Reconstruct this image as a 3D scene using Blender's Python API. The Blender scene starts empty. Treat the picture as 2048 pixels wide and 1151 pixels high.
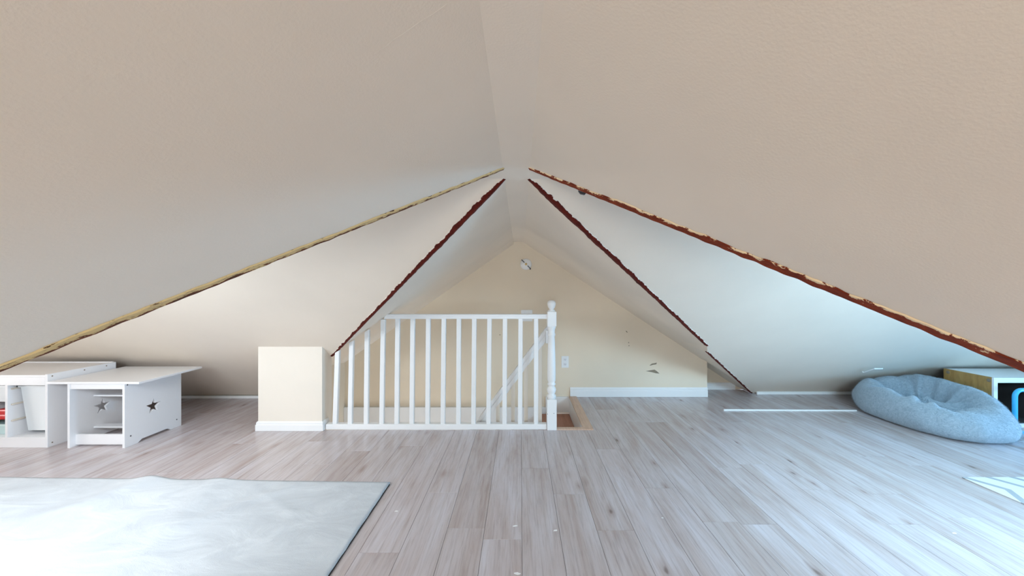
import bpy, bmesh, math, random
from mathutils import Vector, Matrix, noise
random.seed(7)
S = bpy.context.scene
COL = S.collection
# ------------------------------------------------------------------ camera, world, exposure
F, CX, CY, H = 740.0, 1040.0, 575.5, 1.27
cam_d = bpy.data.cameras.new('camera'); cam = bpy.data.objects.new('camera', cam_d); COL.objects.link(cam)
cam.location = (0, 0, H); cam.rotation_euler = (math.pi/2, 0, 0)
cam_d.sensor_width = 36; cam_d.lens = F/2048*36; cam_d.shift_x = -(CX-1024)/2048; cam_d.clip_start = .02
S.camera = cam
S.view_settings.view_transform = 'Standard'; S.view_settings.look = 'None'
S.view_settings.gamma = 1; S.view_settings.use_curve_mapping = False
S.view_settings.exposure = 0.76
w = bpy.data.worlds.new('sky'); S.world = w; w.use_nodes = True
w.node_tree.nodes['Background'].inputs[0].default_value = (.62, .78, 1, 1)
w.node_tree.nodes['Background'].inputs[1].default_value = 1.0

def area(name, loc, target, sx, sy, power, col):
    d = bpy.data.lights.new(name, 'AREA'); d.shape = 'RECTANGLE'; d.size = sx; d.size_y = sy
    d.energy = power; d.color = col
    o = bpy.data.objects.new(name, d); COL.objects.link(o); o.location = loc
    o.rotation_euler = (Vector(target)-Vector(loc)).to_track_quat('-Z', 'Y').to_euler()
    return o
# daylight coming in at the two roof windows of the side wings, the wing end windows and the rear gable window
area('roof_window_daylight_left', (-2.55, .10, 1.22), (-2.2, 2.6, .5), 1.0, .6, 31, (.86, .94, 1.0))
area('roof_window_daylight_right', (2.45, .12, 1.22), (2.5, 2.6, .5), 1.0, .6, 40, (.52, .80, 1.0))
area('gable_window_daylight_right', (5.75, 2.0, .62), (0, 2.0, .75), .7, .6, 60, (.25, .61, 1.0))
area('gable_window_daylight_left', (-5.75, 1.9, .62), (0, 2.0, .75), .7, .6, 15, (1.0, .95, .9))
area('rear_window_daylight', (0, -3.15, .85), (0, 3, .9), 1.4, 1.0, 52, (.76, .89, 1.0))
area('stairwell_daylight', (-1.2, 3.75, -1.5), (-.9, 4.1, 0), 1.2, .5, 6, (.92, .97, 1.0))
pl = bpy.data.lights.new('rear_lamp', 'POINT'); pl.energy = 16; pl.color = (1, .77, .43); pl.shadow_soft_size = .12
plo = bpy.data.objects.new('rear_lamp', pl); COL.objects.link(plo); plo.location = (-.25, -1.35, 1.2)

# ------------------------------------------------------------------ helpers
def P(px, py, Y): return Vector(((px-CX)/F*Y, Y, H-(py-CY)/F*Y))
def FL(px, py): return P(px, py, F*H/(py-CY))
def link(o, parent=None):
    COL.objects.link(o)
    if parent: o.parent = parent
    return o
def mesh(name, verts, faces, mat=None, parent=None, smooth=False, kind=None, loc=None):
    me = bpy.data.meshes.new(name); me.from_pydata([tuple(v) for v in verts], [], faces); me.update()
    if mat: me.materials.append(mat)
    if smooth:
        for p in me.polygons: p.use_smooth = True
    o = bpy.data.objects.new(name, me); link(o, parent)
    if kind: o['kind'] = kind
    if loc: o.location = loc
    return o
def frombm(name, bm, mat, parent=None, smooth=False, kind=None):
    bmesh.ops.recalc_face_normals(bm, faces=bm.faces)
    me = bpy.data.meshes.new(name); bm.to_mesh(me); bm.free()
    if mat: me.materials.append(mat)
    if smooth:
        for p in me.polygons: p.use_smooth = True
    o = bpy.data.objects.new(name, me); link(o, parent)
    if kind: o['kind'] = kind
    return o
def bx(bm, x0, x1, y0, y1, z0, z1, bev=0):
    t = bmesh.new()
    vs = [t.verts.new((x, y, z)) for x in (x0, x1) for y in (y0, y1) for z in (z0, z1)]
    for f in ((0,1,3,2),(4,6,7,5),(0,4,5,1),(2,3,7,6),(0,2,6,4),(1,5,7,3)): t.faces.new([vs[i] for i in f])
    if bev: bmesh.ops.bevel(t, geom=t.edges[:], offset=bev, segments=2, affect='EDGES', profile=.6)
    me = bpy.data.meshes.new('t'); t.to_mesh(me); t.free(); bm.from_mesh(me); bpy.data.meshes.remove(me)
def box(name, x0, x1, y0, y1, z0, z1, mat, parent=None, bev=0, kind=None):
    bm = bmesh.new(); bx(bm, x0, x1, y0, y1, z0, z1, bev); return frombm(name, bm, mat, parent, kind=kind)
def prism(bm, pts, d):            # pts: loop of Vectors, d: extrusion vector
    a = [bm.verts.new(p) for p in pts]; b = [bm.verts.new(Vector(p)+Vector(d)) for p in pts]; n = len(pts)
    bm.faces.new(a); bm.faces.new(b[::-1])
    for i in range(n): bm.faces.new((a[i], b[i], b[(i+1)%n], a[(i+1)%n]))
def lathe(bm, prof, cx, cy, n=20, axis='z', base=0):
    rings = []
    for r, h in prof:
        ring = []
        for k in range(n):
            a = 2*math.pi*k/n
            p = (cx+r*math.cos(a), cy+r*math.sin(a), base+h) if axis == 'z' else (cx+r*math.cos(a), base-h, cy+r*math.sin(a))
            ring.append(bm.verts.new(p))
        rings.append(ring)
    for a, b in zip(rings, rings[1:]):
        for k in range(n): bm.faces.new((a[k], a[(k+1)%n], b[(k+1)%n], b[k]))
    bm.faces.new(rings[0][::-1]); bm.faces.new(rings[-1])
def tube(bm, pts, r, n=12):
    pts = [Vector(p) for p in pts]; rings = []
    up = None
    for i, p in enumerate(pts):
        t = (pts[min(i+1, len(pts)-1)]-pts[max(i-1, 0)]).normalized()
        if up is None: up = t.orthogonal().normalized()
        up = (up-t*up.dot(t)).normalized(); s = t.cross(up)
        rings.append([bm.verts.new(p+r*(math.cos(2*math.pi*k/n)*up+math.sin(2*math.pi*k/n)*s)) for k in range(n)])
    for a, b in zip(rings, rings[1:]):
        for k in range(n): bm.faces.new((a[k], a[(k+1)%n], b[(k+1)%n], b[k]))
    bm.faces.new(rings[0][::-1]); bm.faces.new(rings[-1])
def thing(name, label, cat, loc=(0, 0, 0), group=None, rz=0):
    o = bpy.data.objects.new(name, None); COL.objects.link(o); o.location = loc; o.rotation_euler.z = rz
    o.empty_display_size = .1
    return tag(o, label, cat, group)
def tag(o, label, cat, group=None):
    o['label'] = label; o['category'] = cat
    if group: o['group'] = group
    return o

# ------------------------------------------------------------------ materials
class N:
    def __init__(s, name):
        s.m = bpy.data.materials.new(name); s.m.use_nodes = True; s.t = s.m.node_tree
        s.b = s.t.nodes['Principled BSDF']
    def n(s, typ, **kw):
        x = s.t.nodes.new(typ)
        for k, v in kw.items():
            if k.startswith('i_'): x.inputs[k[2:].replace('_', ' ')].default_value = v
            else: setattr(x, k, v)
        return x
    def l(s, a, b): s.t.links.new(a, b)
    def ramp(s, src, stops):
        r = s.n('ShaderNodeValToRGB'); e = r.color_ramp.elements
        while len(e) < len(stops): e.new(.5)
        for x, (p, c) in zip(e, stops): x.position = p; x.color = (c[0], c[1], c[2], 1)
        s.l(src, r.inputs[0]); return r.outputs[0]
    def mix(s, fac, a, b, mode='MIX'):
        x = s.n('ShaderNodeMix', data_type='RGBA', blend_type=mode)
        for i, v in ((0, fac), (6, a), (7, b)):
            if hasattr(v, 'type') and not isinstance(v, (tuple, float)): s.l(v, x.inputs[i])
            elif isinstance(v, tuple): x.inputs[i].default_value = (v[0], v[1], v[2], 1)
            else: x.inputs[i].default_value = v
        return x.outputs[2]
    def bump(s, src, st, dist=.002):
        x = s.n('ShaderNodeBump'); x.inputs['Strength'].default_value = st; x.inputs['Distance'].default_value = dist
        s.l(src, x.inputs['Height']); s.l(x.outputs[0], s.b.inputs['Normal'])
def paint(name, col, rough=.6, bump=.15, scale=180, mott=.03):
    q = N(name); tc = q.n('ShaderNodeTexCoord'); a = q.n('ShaderNodeTexNoise', i_Scale=scale, i_Detail=3.0)
    q.l(tc.outputs['Object'], a.inputs['Vector']); q.bump(a.outputs[0], bump, .003)
    b = q.n('ShaderNodeTexNoise', i_Scale=1.7, i_Detail=4.0); q.l(tc.outputs['Object'], b.inputs['Vector'])
    lo = tuple(c*(1-mott) for c in col); hi = tuple(min(1, c*(1+mott)) for c in col)
    q.l(q.ramp(b.outputs[0], [(.3, lo), (.7, hi)]), q.b.inputs['Base Color'])
    q.b.inputs['Roughness'].default_value = rough
    return q.m
M_slope = paint('ceiling_paint', (.83, .74, .635), .62)
M_wall = paint('cream_wall_paint', (.82, .705, .555), .6)
M_box = paint('cream_and_shaded_white_paint', (.83, .765, .68), .6)
M_white = paint('white_gloss_paint', (.86, .87, .88), .32, .05, 60, .02)
M_lam = paint('white_laminate', (.83, .83, .85), .38, .02, 40, .01)
M_plastic = paint('white_plastic', (.80, .84, .86), .3, .02, 40, .01)
M_screw = paint('dark_screw', (.05, .05, .06), .4, 0)
M_dark = paint('dark_gap', (.04, .035, .035), .9, 0)
M_brass = paint('brass', (.7, .5, .2), .3, 0)
M_blue = paint('blue_enamel', (.06, .48, .82), .28, .02, 40, .01)
M_red = paint('red_plastic', (.6, .02, .02), .35, .0)
M_black = paint('black_plastic', (.02, .03, .03), .4, .0)
M_teal = paint('pale_teal_plastic', (.55, .72, .72), .35, .0)
M_chip = paint('bare_plaster', (.27, .22, .16), .9, .3, 90, .1)
M_sub = paint('subfloor', (.30, .24, .22), .9, 0)

def wood(name, dark, mid, light, rough, sx=9.0, sy=.8, rnd=True, knots=True, bump=.12):
    q = N(name); tc = q.n('ShaderNodeTexCoord'); oi = q.n('ShaderNodeObjectInfo')
    mul = q.n('ShaderNodeVectorMath', operation='MULTIPLY'); mul.inputs[1].default_value = (37.0, 61.0, 13.0)
    q.l(oi.outputs['Random'], mul.inputs[0])
    add = q.n('ShaderNodeVectorMath', operation='ADD'); q.l(tc.outputs['Object'], add.inputs[0])
    if rnd: q.l(mul.outputs[0], add.inputs[1])
    mp = q.n('ShaderNodeMapping'); mp.inputs['Scale'].default_value = (sx, sy, sx); q.l(add.outputs[0], mp.inputs[0])
    n1 = q.n('ShaderNodeTexNoise', i_Scale=1.6, i_Detail=5.0, i_Roughness=.6, i_Distortion=.6); q.l(mp.outputs[0], n1.inputs['Vector'])
    mp2 = q.n('ShaderNodeMapping'); mp2.inputs['Scale'].default_value = (sx*14, sy*5, sx*8); q.l(add.outputs[0], mp2.inputs[0])
    n2 = q.n('ShaderNodeTexNoise', i_Scale=1.4, i_Detail=4.0, i_Roughness=.65, i_Distortion=.3); q.l(mp2.outputs[0], n2.inputs['Vector'])
    # cathedral figure
    wv = q.n('ShaderNodeTexWave', wave_type='BANDS', bands_direction='X'); wv.inputs['Scale'].default_value = .9
    wv.inputs['Distortion'].default_value = 7.5; wv.inputs['Detail'].default_value = 2.5; wv.inputs['Detail Scale'].default_value = .7
    q.l(mp.outputs[0], wv.inputs['Vector'])
    base = q.ramp(n1.outputs[0], [(.30, dark), (.5, mid), (.72, light)])
    g = q.ramp(n2.outputs[0], [(.32, (.74, .71, .70)), (.52, (1, 1, 1))])
    c = q.mix(.65, base, g, 'MULTIPLY')
    wr = q.ramp(wv.outputs[0], [(0.0, (.80, .77, .75)), (.12, (1, 1, 1))])
    c = q.mix(.38, c, wr, 'MULTIPLY')
    if knots:
        mk = q.n('ShaderNodeMapping'); mk.inputs['Scale'].default_value = (6.5, 2.6, 1); q.l(add.outputs[0], mk.inputs[0])
        dn = q.n('ShaderNodeTexNoise', i_Scale=3.0, i_Detail=2.0); q.l(mk.outputs[0], dn.inputs['Vector'])
        ad = q.n('ShaderNodeMix', data_type='VECTOR'); ad.inputs[0].default_value = .12
        q.l(mk.outputs[0], ad.inputs[4]); q.l(dn.outputs[1], ad.inputs[5])
        v = q.n('ShaderNodeTexVoronoi', i_Scale=1.0); q.l(ad.outputs[1], v.inputs['Vector'])
        kk = q.ramp(v.outputs['Distance'], [(.035, (.36, .29, .25)), (.075, (.80, .74, .70)), (.20, (1, 1, 1))])
        c = q.mix(.85, c, kk, 'MULTIPLY')
    if rnd:
        tone = q.ramp(oi.outputs['Random'], [(0.0, (.88, .84, .82)), (.25, (.98, .97, .97)), (1.0, (1.04, 1.04, 1.06))])
        c = q.mix(1.0, c, tone, 'MULTIPLY')
    q.l(c, q.b.inputs['Base Color']); q.b.inputs['Roughness'].default_value = rough
    q.bump(n2.outputs[0], bump, .0015)
    return q.m
M_plank = wood('grey_oak_plank', (.46, .385, .365), (.545, .495, .505), (.62, .595, .635), .27, 6.0, .75)
M_nose = wood('pale_nosing_wood', (.58, .40, .29), (.70, .51, .39), (.76, .58, .46), .5, 14, 1.5, True, False)
M_tread = wood('red_brown_tread', (.30, .115, .06), (.42, .18, .10), (.50, .24, .15), .4, 8, 1, True, False)
M_honey = wood('honey_wood', (.36, .20, .06), (.47, .28, .09), (.55, .35, .13), .45, 1.2, 7, True, False)
M_pine = wood('pale_pine', (.66, .58, .48), (.74, .67, .57), (.78, .72, .63), .5, 3, 3, True, False)

def rug_mat():
    q = N('cream_rug_pile'); tc = q.n('ShaderNodeTexCoord')
    a = q.n('ShaderNodeTexNoise', i_Scale=420.0, i_Detail=3.0); q.l(tc.outputs['Object'], a.inputs['Vector'])
    mp = q.n('ShaderNodeMapping'); mp.inputs['Scale'].default_value = (2.2, 4.5, 1); mp.inputs['Rotation'].default_value = (0, 0, .5)
    q.l(tc.outputs['Object'], mp.inputs[0])
    b = q.n('ShaderNodeTexNoise', i_Scale=1.3, i_Detail=6.0, i_Roughness=.62, i_Distortion=.8); q.l(mp.outputs[0], b.inputs['Vector'])
    q.l(q.ramp(b.outputs[0], [(.34, (.52, .56, .61)), (.52, (.58, .625, .675)), (.64, (.655, .70, .75))]), q.b.inputs['Base Color'])
    mx = q.n('ShaderNodeMath', operation='MULTIPLY_ADD'); mx.inputs[1].default_value = 5.0
    q.l(b.outputs[0], mx.inputs[0]); q.l(a.outputs[0], mx.inputs[2]); q.bump(mx.outputs[0], .5, .004)
    q.b.inputs['Roughness'].default_value = .95; q.b.inputs['Sheen Weight'].default_value = .25
    return q.m
M_rug = rug_mat()
def chevron_mat():
    q = N('chevron_mat_print'); tc = q.n('ShaderNodeTexCoord'); sp = q.n('ShaderNodeSeparateXYZ'); q.l(tc.outputs['Object'], sp.inputs[0])
    def mt(op, a, b=None):
        x = q.n('ShaderNodeMath', operation=op)
        for i, v in enumerate((a, b)):
            if v is None: continue
            if isinstance(v, (int, float)): x.inputs[i].default_value = v
            else: q.l(v, x.inputs[i])
        return x.outputs[0]
    # distance to the nearest peak row in y (rows .6 apart, one at y = 2.32)
    t = mt('PINGPONG', mt('SUBTRACT', sp.outputs[1], 2.32-6.0), .30)
    u = mt('ADD', sp.outputs[0], mt('MULTIPLY', t, .60))
    f = mt('FRACT', mt('DIVIDE', mt('SUBTRACT', u, 3.08-1.6), .16))
    k = mt('LESS_THAN', f, .74)
    q.l(q.mix(k, (.36, .38, .41), (.70, .72, .73)), q.b.inputs['Base Color']); q.b.inputs['Roughness'].default_value = .8
    n = q.n('ShaderNodeTexNoise', i_Scale=300.0); q.l(tc.outputs['Object'], n.inputs['Vector']); q.bump(n.outputs[0], .3, .002)
    return q.m
M_chev = chevron_mat()
def fur_mat():
    q = N('grey_blue_plush'); tc = q.n('ShaderNodeTexCoord')
    a = q.n('ShaderNodeTexNoise', i_Scale=60.0, i_Detail=5.0, i_Distortion=1.0); q.l(tc.outputs['Object'], a.inputs['Vector'])
    q.l(q.ramp(a.outputs[0], [(.3, (.25, .33, .40)), (.7, (.38, .47, .55))]), q.b.inputs['Base Color'])
    q.bump(a.outputs[0], .6, .006); q.b.inputs['Roughness'].default_value = .95; q.b.inputs['Sheen Weight'].default_value = .5
    q.b.inputs['Sheen Tint'].default_value = (.85, .93, 1, 1)
    return q.m
M_fur = fur_mat()
def peel_mat(name, cream, red, dark, thr, amp, flecks=.62):
    """chipped corner: cream filler over red-brown wood; uv.x runs along (metres), uv.y across 0..1"""
    q = N(name); uv = q.n('ShaderNodeUVMap'); sp = q.n('ShaderNodeSeparateXYZ'); q.l(uv.outputs[0], sp.inputs[0])
    mp = q.n('ShaderNodeMapping'); mp.inputs['Scale'].default_value = (12, .9, 1); q.l(uv.outputs[0], mp.inputs[0])
    n = q.n('ShaderNodeTexNoise', i_Scale=1.5, i_Detail=9.0, i_Roughness=.72); q.l(mp.outputs[0], n.inputs['Vector'])
    m = q.n('ShaderNodeMath', operation='MULTIPLY_ADD'); q.l(n.outputs[0], m.inputs[0]); m.inputs[1].default_value = amp
    q.l(sp.outputs[1], m.inputs[2])
    s = q.n('ShaderNodeMath', operation='GREATER_THAN'); q.l(m.outputs[0], s.inputs[0]); s.inputs[1].default_value = thr + amp*.5
    mp2 = q.n('ShaderNodeMapping'); mp2.inputs['Scale'].default_value = (14, 3.2, 1); q.l(uv.outputs[0], mp2.inputs[0])
    n2 = q.n('ShaderNodeTexNoise', i_Scale=2.0, i_Detail=8.0, i_Roughness=.75); q.l(mp2.outputs[0], n2.inputs['Vector'])
    fl = q.n('ShaderNodeMath', operation='GREATER_THAN'); q.l(n2.outputs[0], fl.inputs[0]); fl.inputs[1].default_value = flecks
    wood_c = q.ramp(n.outputs[0], [(.35, dark), (.6, red)])
    cr = q.mix(fl.outputs[0], cream, dark)
    q.l(q.mix(s.outputs[0], wood_c, cr), q.b.inputs['Base Color'])
    q.b.inputs['Roughness'].default_value = .8; q.b.inputs['Specular IOR Level'].default_value = .2
    ad = q.n('ShaderNodeMath', operation='ADD'); q.l(s.outputs[0], ad.inputs[0]); q.l(n2.outputs[0], ad.inputs[1]); q.bump(ad.outputs[0], .5, .003)
    return q.m
M_peelL = peel_mat('chipped_tan_corner', (.68, .50, .25), (.20, .05, .02), (.07, .03, .015), .40, 3.2, .585)
M_peelR = peel_mat('chipped_cream_corner', (.86, .68, .44), (.27, .042, .010), (.13, .018, .006), .88, 2.8, .64)
M_peelF = peel_mat('bare_red_corner', (.80, .74, .66), (.13, .012, .005), (.055, .006, .004), .96, .8, .72)
def glass_mat():
    q = N('window_glass'); q.t.nodes.remove(q.b)
    tr = q.n('ShaderNodeBsdfTransparent'); gl = q.n('ShaderNodeBsdfGlossy'); gl.inputs['Roughness'].default_value = .02
    mx = q.n('ShaderNodeMixShader'); mx.inputs[0].default_value = .06
    q.l(tr.outputs[0], mx.inputs[1]); q.l(gl.outputs[0], mx.inputs[2]); q.l(mx.outputs[0], q.t.nodes['Material Output'].inputs[0]); return q.m
M_glass = glass_mat()

# ------------------------------------------------------------------ room geometry
RZ = 1.81                       # ridge height
XL, XR, XRF = -.077, .045, .065
EL, ER = -2.66, 2.81            # eaves of the main roof
YN, YF = 1.68, 1.833            # flat strip of the cross ridge
YBL, YBR = 4.33, 4.48           # foot of the far slopes of the wings
NBL, NBR = -.62, -.39           # foot of the near slopes of the wings
WX = 5.6; YBACK = -3.0; YW = 4.33; YW2 = 4.64; XJ = 2.19
mL = RZ/(abs(EL)-abs(XL)); mR = RZ/(ER-XR)
def zL(X): return RZ-mL*(abs(X)-abs(XL))
def zR(X): return RZ-mR*(X-XR)
def yF(z, side): return YF+(RZ-z)/RZ*((YBL if side < 0 else YBR)-YF)
tF = {-1: RZ/(YBL-YF), 1: RZ/(YBR-YF)}
def onfar(px, py, side):        # pixel ray onto the far slope of a wing
    k = (CY-py)/F; t = tF[side]; Y = (RZ+t*YF-H)/(k+t); return P(px, py, Y)

def shell(name, verts, faces, mat, out=.04, kind='structure', parent=None):
    o = mesh(name, verts, faces, mat, parent, kind=kind)
    return o
def orient(o, inside=Vector((0, 1.5, .6))):
    me = o.data; bm = bmesh.new(); bm.from_mesh(me)
    for f in bm.faces:
        if f.normal.dot(inside-f.calc_center_median()) < 0: f.normal_flip()
    bm.to_mesh(me); bm.free()
    s = o.modifiers.new('thick', 'SOLIDIFY'); s.thickness = .05; s.offset = -1
    return o
V = Vector
# edge polylines
nearL = [V((XL, YN, RZ)), V((EL, NBL, 0))]
nearR = [V((XR, YN, RZ)), V((ER, NBR, 0))]
def lin(a, b, n): return [a.lerp(b, i/n) for i in range(n+1)]
nearLp = lin(*nearL, 40); nearRp = lin(*nearR, 40)
farLp = lin(V((XL, YF, RZ)), V((EL, YBL, 0)), 40)
r0 = V((XRF-.02, YF, RZ)); r1 = onfar(1414, 691, 1); r2 = onfar(1415, 704, 1); r3 = onfar(1503, 785, 1); r3.z = 0
farRp = lin(r0, r1, 30) + lin(r2, r3, 10)
# the main roof, near half: both slopes and the flat strip
orient(shell('ceiling', [(XL, YBACK, RZ), *nearLp, (EL, YBACK, 0)], [tuple(range(len(nearLp)+2))], M_slope))
orient(shell('ceiling', [(XR, YBACK, RZ), *nearRp, (ER, YBACK, 0)], [tuple(range(len(nearRp)+2))], M_slope))
orient(shell('ceiling', [(XL, YBACK, RZ), (XR, YBACK, RZ), (XR, YN, RZ), (XR, YF, RZ), (XRF-.02, YF, RZ), (XRF, YW, RZ), (-.085, YW, RZ), (XL, YF, RZ), (XL, YN, RZ)], [tuple(range(9))], M_slope))
# main roof, far half, with a narrow kinked band added at the far wall to catch light
YK = 4.14
def farmain(side):
    if side < 0:
        e = farLp; rid = (XL, XL-.006); z = zL; X1 = EL; yw = YBL
    else:
        e = farRp; rid = (XRF, XRF+.002); z = zR; X1 = ER; yw = YW2+.02
    vs = []; fs = []; n = len(e)
    for i, p in enumerate(e):
        q = p.copy()
        yk = max(YK, p.y) if side < 0 else max(YK if p.x < XJ-.02 else 4.40, p.y)
        yend = max(yw if (side < 0 or p.x >= XJ) else YW2+.02, p.y)
        zz = p.z if p.y >= yk else min(z(p.x), RZ)
        vs += [q, V((p.x, yk, zz)), V((p.x, yend, max(0, zz-.03)))]
    for i in range(n-1):
        a = 3*i; b = a+3
        fs += [(a, a+1, b+1, b), (a+1, a+2, b+2, b+1)]
    return orient(shell('ceiling', vs, fs, M_slope))
farmain(-1); farmain(1)
# wings: far slopes
orient(shell('ceiling', [*farLp, (-WX, YBL, 0), (-WX, YF, RZ)], [tuple(range(43))], M_slope))
orient(shell('ceiling', [*farRp, (WX, YBR, 0), (WX, YF, RZ)], [tuple(range(len(farRp)+2))], M_slope))
# cross ridge strips of the wings
orient(shell('ceiling', [(XL, YN, RZ), (XL, YF, RZ), (-WX, YF, RZ), (-WX, YN, RZ)], [(0, 1, 2, 3)], M_slope))
orient(shell('ceiling', [(XR, YN, RZ), (XR, YF, RZ), (WX, YF, RZ), (WX, YN, RZ)], [(0, 1, 2, 3)], M_slope))
# wings: near slopes with a roof window each (opening, frame, glass)
def nearwing(side):
    e = nearLp if side < 0 else nearRp; nb = NBL if side < 0 else NBR; ex = EL if side < 0 else ER
    def pt(X, s): return V((X, YN+(nb-YN)*s, RZ*(1-s)))       # s: 0 ridge .. 1 foot
    def s_at(X): return min(1, max(0, (abs(X)-abs(e[0].x))/(abs(ex)-abs(e[0].x))))
    s0, s1 = .18, .42; xa, xb = side*2.0, side*3.0
    # outside corner zone between ridge and edge, left as strips around the opening
    xs = sorted({abs(e[0].x), 1.1, 1.25, 2.0, 3.0, abs(ex), WX})
    vs = []; fs = []
    def quad(a, b, c, d):
        i = len(vs); vs.extend([a, b, c, d]); fs.append((i, i+1, i+2, i+3))
    for a, b in zip(xs, xs[1:]):
        A, B = side*a, side*b; sa, sb = s_at(A), s_at(B)
        if 2.0 <= a and b <= 3.0:
            quad(pt(A, 0), pt(B, 0), pt(B, s0), pt(A, s0)); quad(pt(A, s1), pt(B, s1), pt(B, sb), pt(A, sa))
        else: quad(pt(A, 0), pt(B, 0), pt(B, sb), pt(A, sa))
    orient(shell('ceiling', vs, fs, M_slope), V((side*2, 1.8, .5)))
    n = V((0, RZ, -(nb-YN))).normalized()
    wn = bpy.data.objects.new('window_%d' % (1 if side < 0 else 2), None); COL.objects.link(wn); wn['kind'] = 'structure'
    wn.location = pt(side*2.5, s1)
    bm = bmesh.new()
    for (X0, X1, a, b) in ((2.0, 2.05, s0, s1), (2.95, 3.0, s0, s1), (2.0, 3.0, s0, s0+.02), (2.0, 3.0, s1-.02, s1)):
        loop = [pt(side*X0, a), pt(side*X1, a), pt(side*X1, b), pt(side*X0, b)]
        nn = V((0, -RZ, -(nb-YN)*-1)).normalized(); nn = (pt(0, 1)-pt(0, 0)).cross(V((1, 0, 0))).normalized()
        if nn.y < 0: nn = -nn
        prism(bm, [p+nn*.02 for p in loop], -nn*.09)
    f = frombm('window_frame', bm, M_white, wn); f.matrix_parent_inverse = Matrix.Translation(-wn.location)
    bm = bmesh.new(); prism(bm, [p-nn*.03 for p in (pt(side*2.05, s0+.02), pt(side*2.95, s0+.02), pt(side*2.95, s1-.02), pt(side*2.05, s1-.02))], -nn*.006)
    g = frombm('window_pane', bm, M_glass, wn); g.matrix_parent_inverse = Matrix.Translation(-wn.location)
    return pt(side*2.5, (s0+s1)/2)-nn*.07, nn
for side, nm in ((-1, 'roof_window_daylight_left'), (1, 'roof_window_daylight_right')):
    c, nn = nearwing(side); L = bpy.data.objects[nm]; L.location = c
    L.rotation_euler = nn.to_track_quat('-Z', 'X').to_euler(); L.data.size = .62 if False else .58; L.data.size_y = 1.0
# gable walls with windows
def gable_x(name, X, nb, fb, win, num):
    s = -1 if X < 0 else 1; y0, y1, z0, z1 = win
    def top(y):
        if y < YN: return RZ*(y-nb)/(YN-nb)
        if y > YF: return RZ*(fb-y)/(fb-YF)
        return RZ
    ys = [nb, y0, YN, YF, y1, fb] if y0 < YN and y1 > YF else sorted([nb, y0, y1, YN, YF, fb])
    vs = []; fs = []
    for a, b in zip(ys, ys[1:]):
        def q(za, zb, zc, zd):
            i = len(vs); vs.extend([(X, a, za), (X, b, zb), (X, b, zc), (X, a, zd)]); fs.append((i, i+1, i+2, i+3))
        if a >= y0-1e-6 and b <= y1+1e-6: q(0, 0, z0, z0); q(z1, z1, top(b), top(a))
        else: q(0, 0, top(b), top(a))
    orient(shell(name, vs, fs, M_wall))
    wn = bpy.data.objects.new('window_%d' % num, None); COL.objects.link(wn); wn['kind'] = 'structure'; wn.location = (X, (y0+y1)/2, z0)
    bm = bmesh.new(); t = .04; xa, xb = sorted((X-s*.02, X+s*.05)); ly0, ly1 = y0-(y0+y1)/2, y1-(y0+y1)/2
    for r in ((ly0, ly0+t, 0, z1-z0), (ly1-t, ly1, 0, z1-z0), (ly0, ly1, 0, t), (ly0, ly1, z1-z0-t, z1-z0), (ly0, ly1, (z1-z0)/2-.015, (z1-z0)/2+.015)):
        bx(bm, xa-X, xb-X, *r)
    frombm('window_frame', bm, M_white, wn); box('window_pane', s*.02-.002, s*.02+.002, ly0+t, ly1-t, t, z1-z0-t, M_glass, wn)
gable_x('wall_left', -WX, NBL, YBL, (1.45, 2.35, .28, .98), 3)
gable_x('wall_right', WX, NBR, YBR, (1.45, 2.35, .28, .98), 4)
# rear gable behind the camera
vs = []; fs = []
def q4(*p):
    i = len(vs); vs.extend(p); fs.append((i, i+1, i+2, i+3))
def topx(x): return max(0, min(RZ, zL(x) if x < XL else zR(x)))
for a, b in zip((EL, -.65, XL, XR, .65), (-.65, XL, XR, .65, ER)):
    if a >= -.66 and b <= .66: q4((a, YBACK, 0), (b, YBACK, 0), (b, YBACK, .40), (a, YBACK, .40)); q4((a, YBACK, 1.25), (b, YBACK, 1.25), (b, YBACK, topx(b)), (a, YBACK, topx(a)))
    else: q4((a, YBACK, 0), (b, YBACK, 0), (b, YBACK, topx(b)), (a, YBACK, topx(a)))
orient(shell('wall_rear', vs, fs, M_wall), V((0, 0, .6)))
wn = bpy.data.objects.new('window_5', None); COL.objects.link(wn); wn['kind'] = 'structure'; wn.location = (0, YBACK, .40)
bm = bmesh.new()
for r in ((-.65, -.6), (.6, .65), (-.02, .02)): bx(bm, r[0], r[1], -.05, .02, 0, .85)
for r in ((0, .05), (.80, .85)): bx(bm, -.65, .65, -.05, .02, r[0], r[1])
frombm('window_frame', bm, M_white, wn); box('window_pane', -.6, .6, -.02, -.016, .05, .8, M_glass, wn)

# far wall: main piece, and the piece that stands further back right of the jog
HX0, HX1, HY0 = -2.05, .585, 3.32       # stair opening
def col_top(x): return max(.0, min(RZ, zL(x) if x < XL else zR(x)))
vs = [(-2.70, YW, 0), (HX0, YW, 0), (HX0, YW, -1.6), (HX1, YW, -1.6), (HX1, YW, 0), (XJ, YW, 0), (XJ, YW, zR(XJ)+.01), (XR, YW, RZ), (XL, YW, RZ)]
wf = shell('wall_far', vs, [tuple(range(len(vs)))], M_wall); orient(wf)
me = wf.data
vs = [(XJ-.001, YW+.004, 0), (XJ-.001, YW2, 0), (ER+.05, YW2, 0), (XJ, YW2, zR(XJ)+.01), (XJ-.001, YW+.004, zR(XJ)+.01)]
orient(shell('wall_far', vs, [(1, 2, 3)], M_wall), V((2.4, 3, .2)))
orient(shell('wall_far', vs, [(0, 1, 3, 4)], M_wall), V((3, 4.4, .2)))

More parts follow.
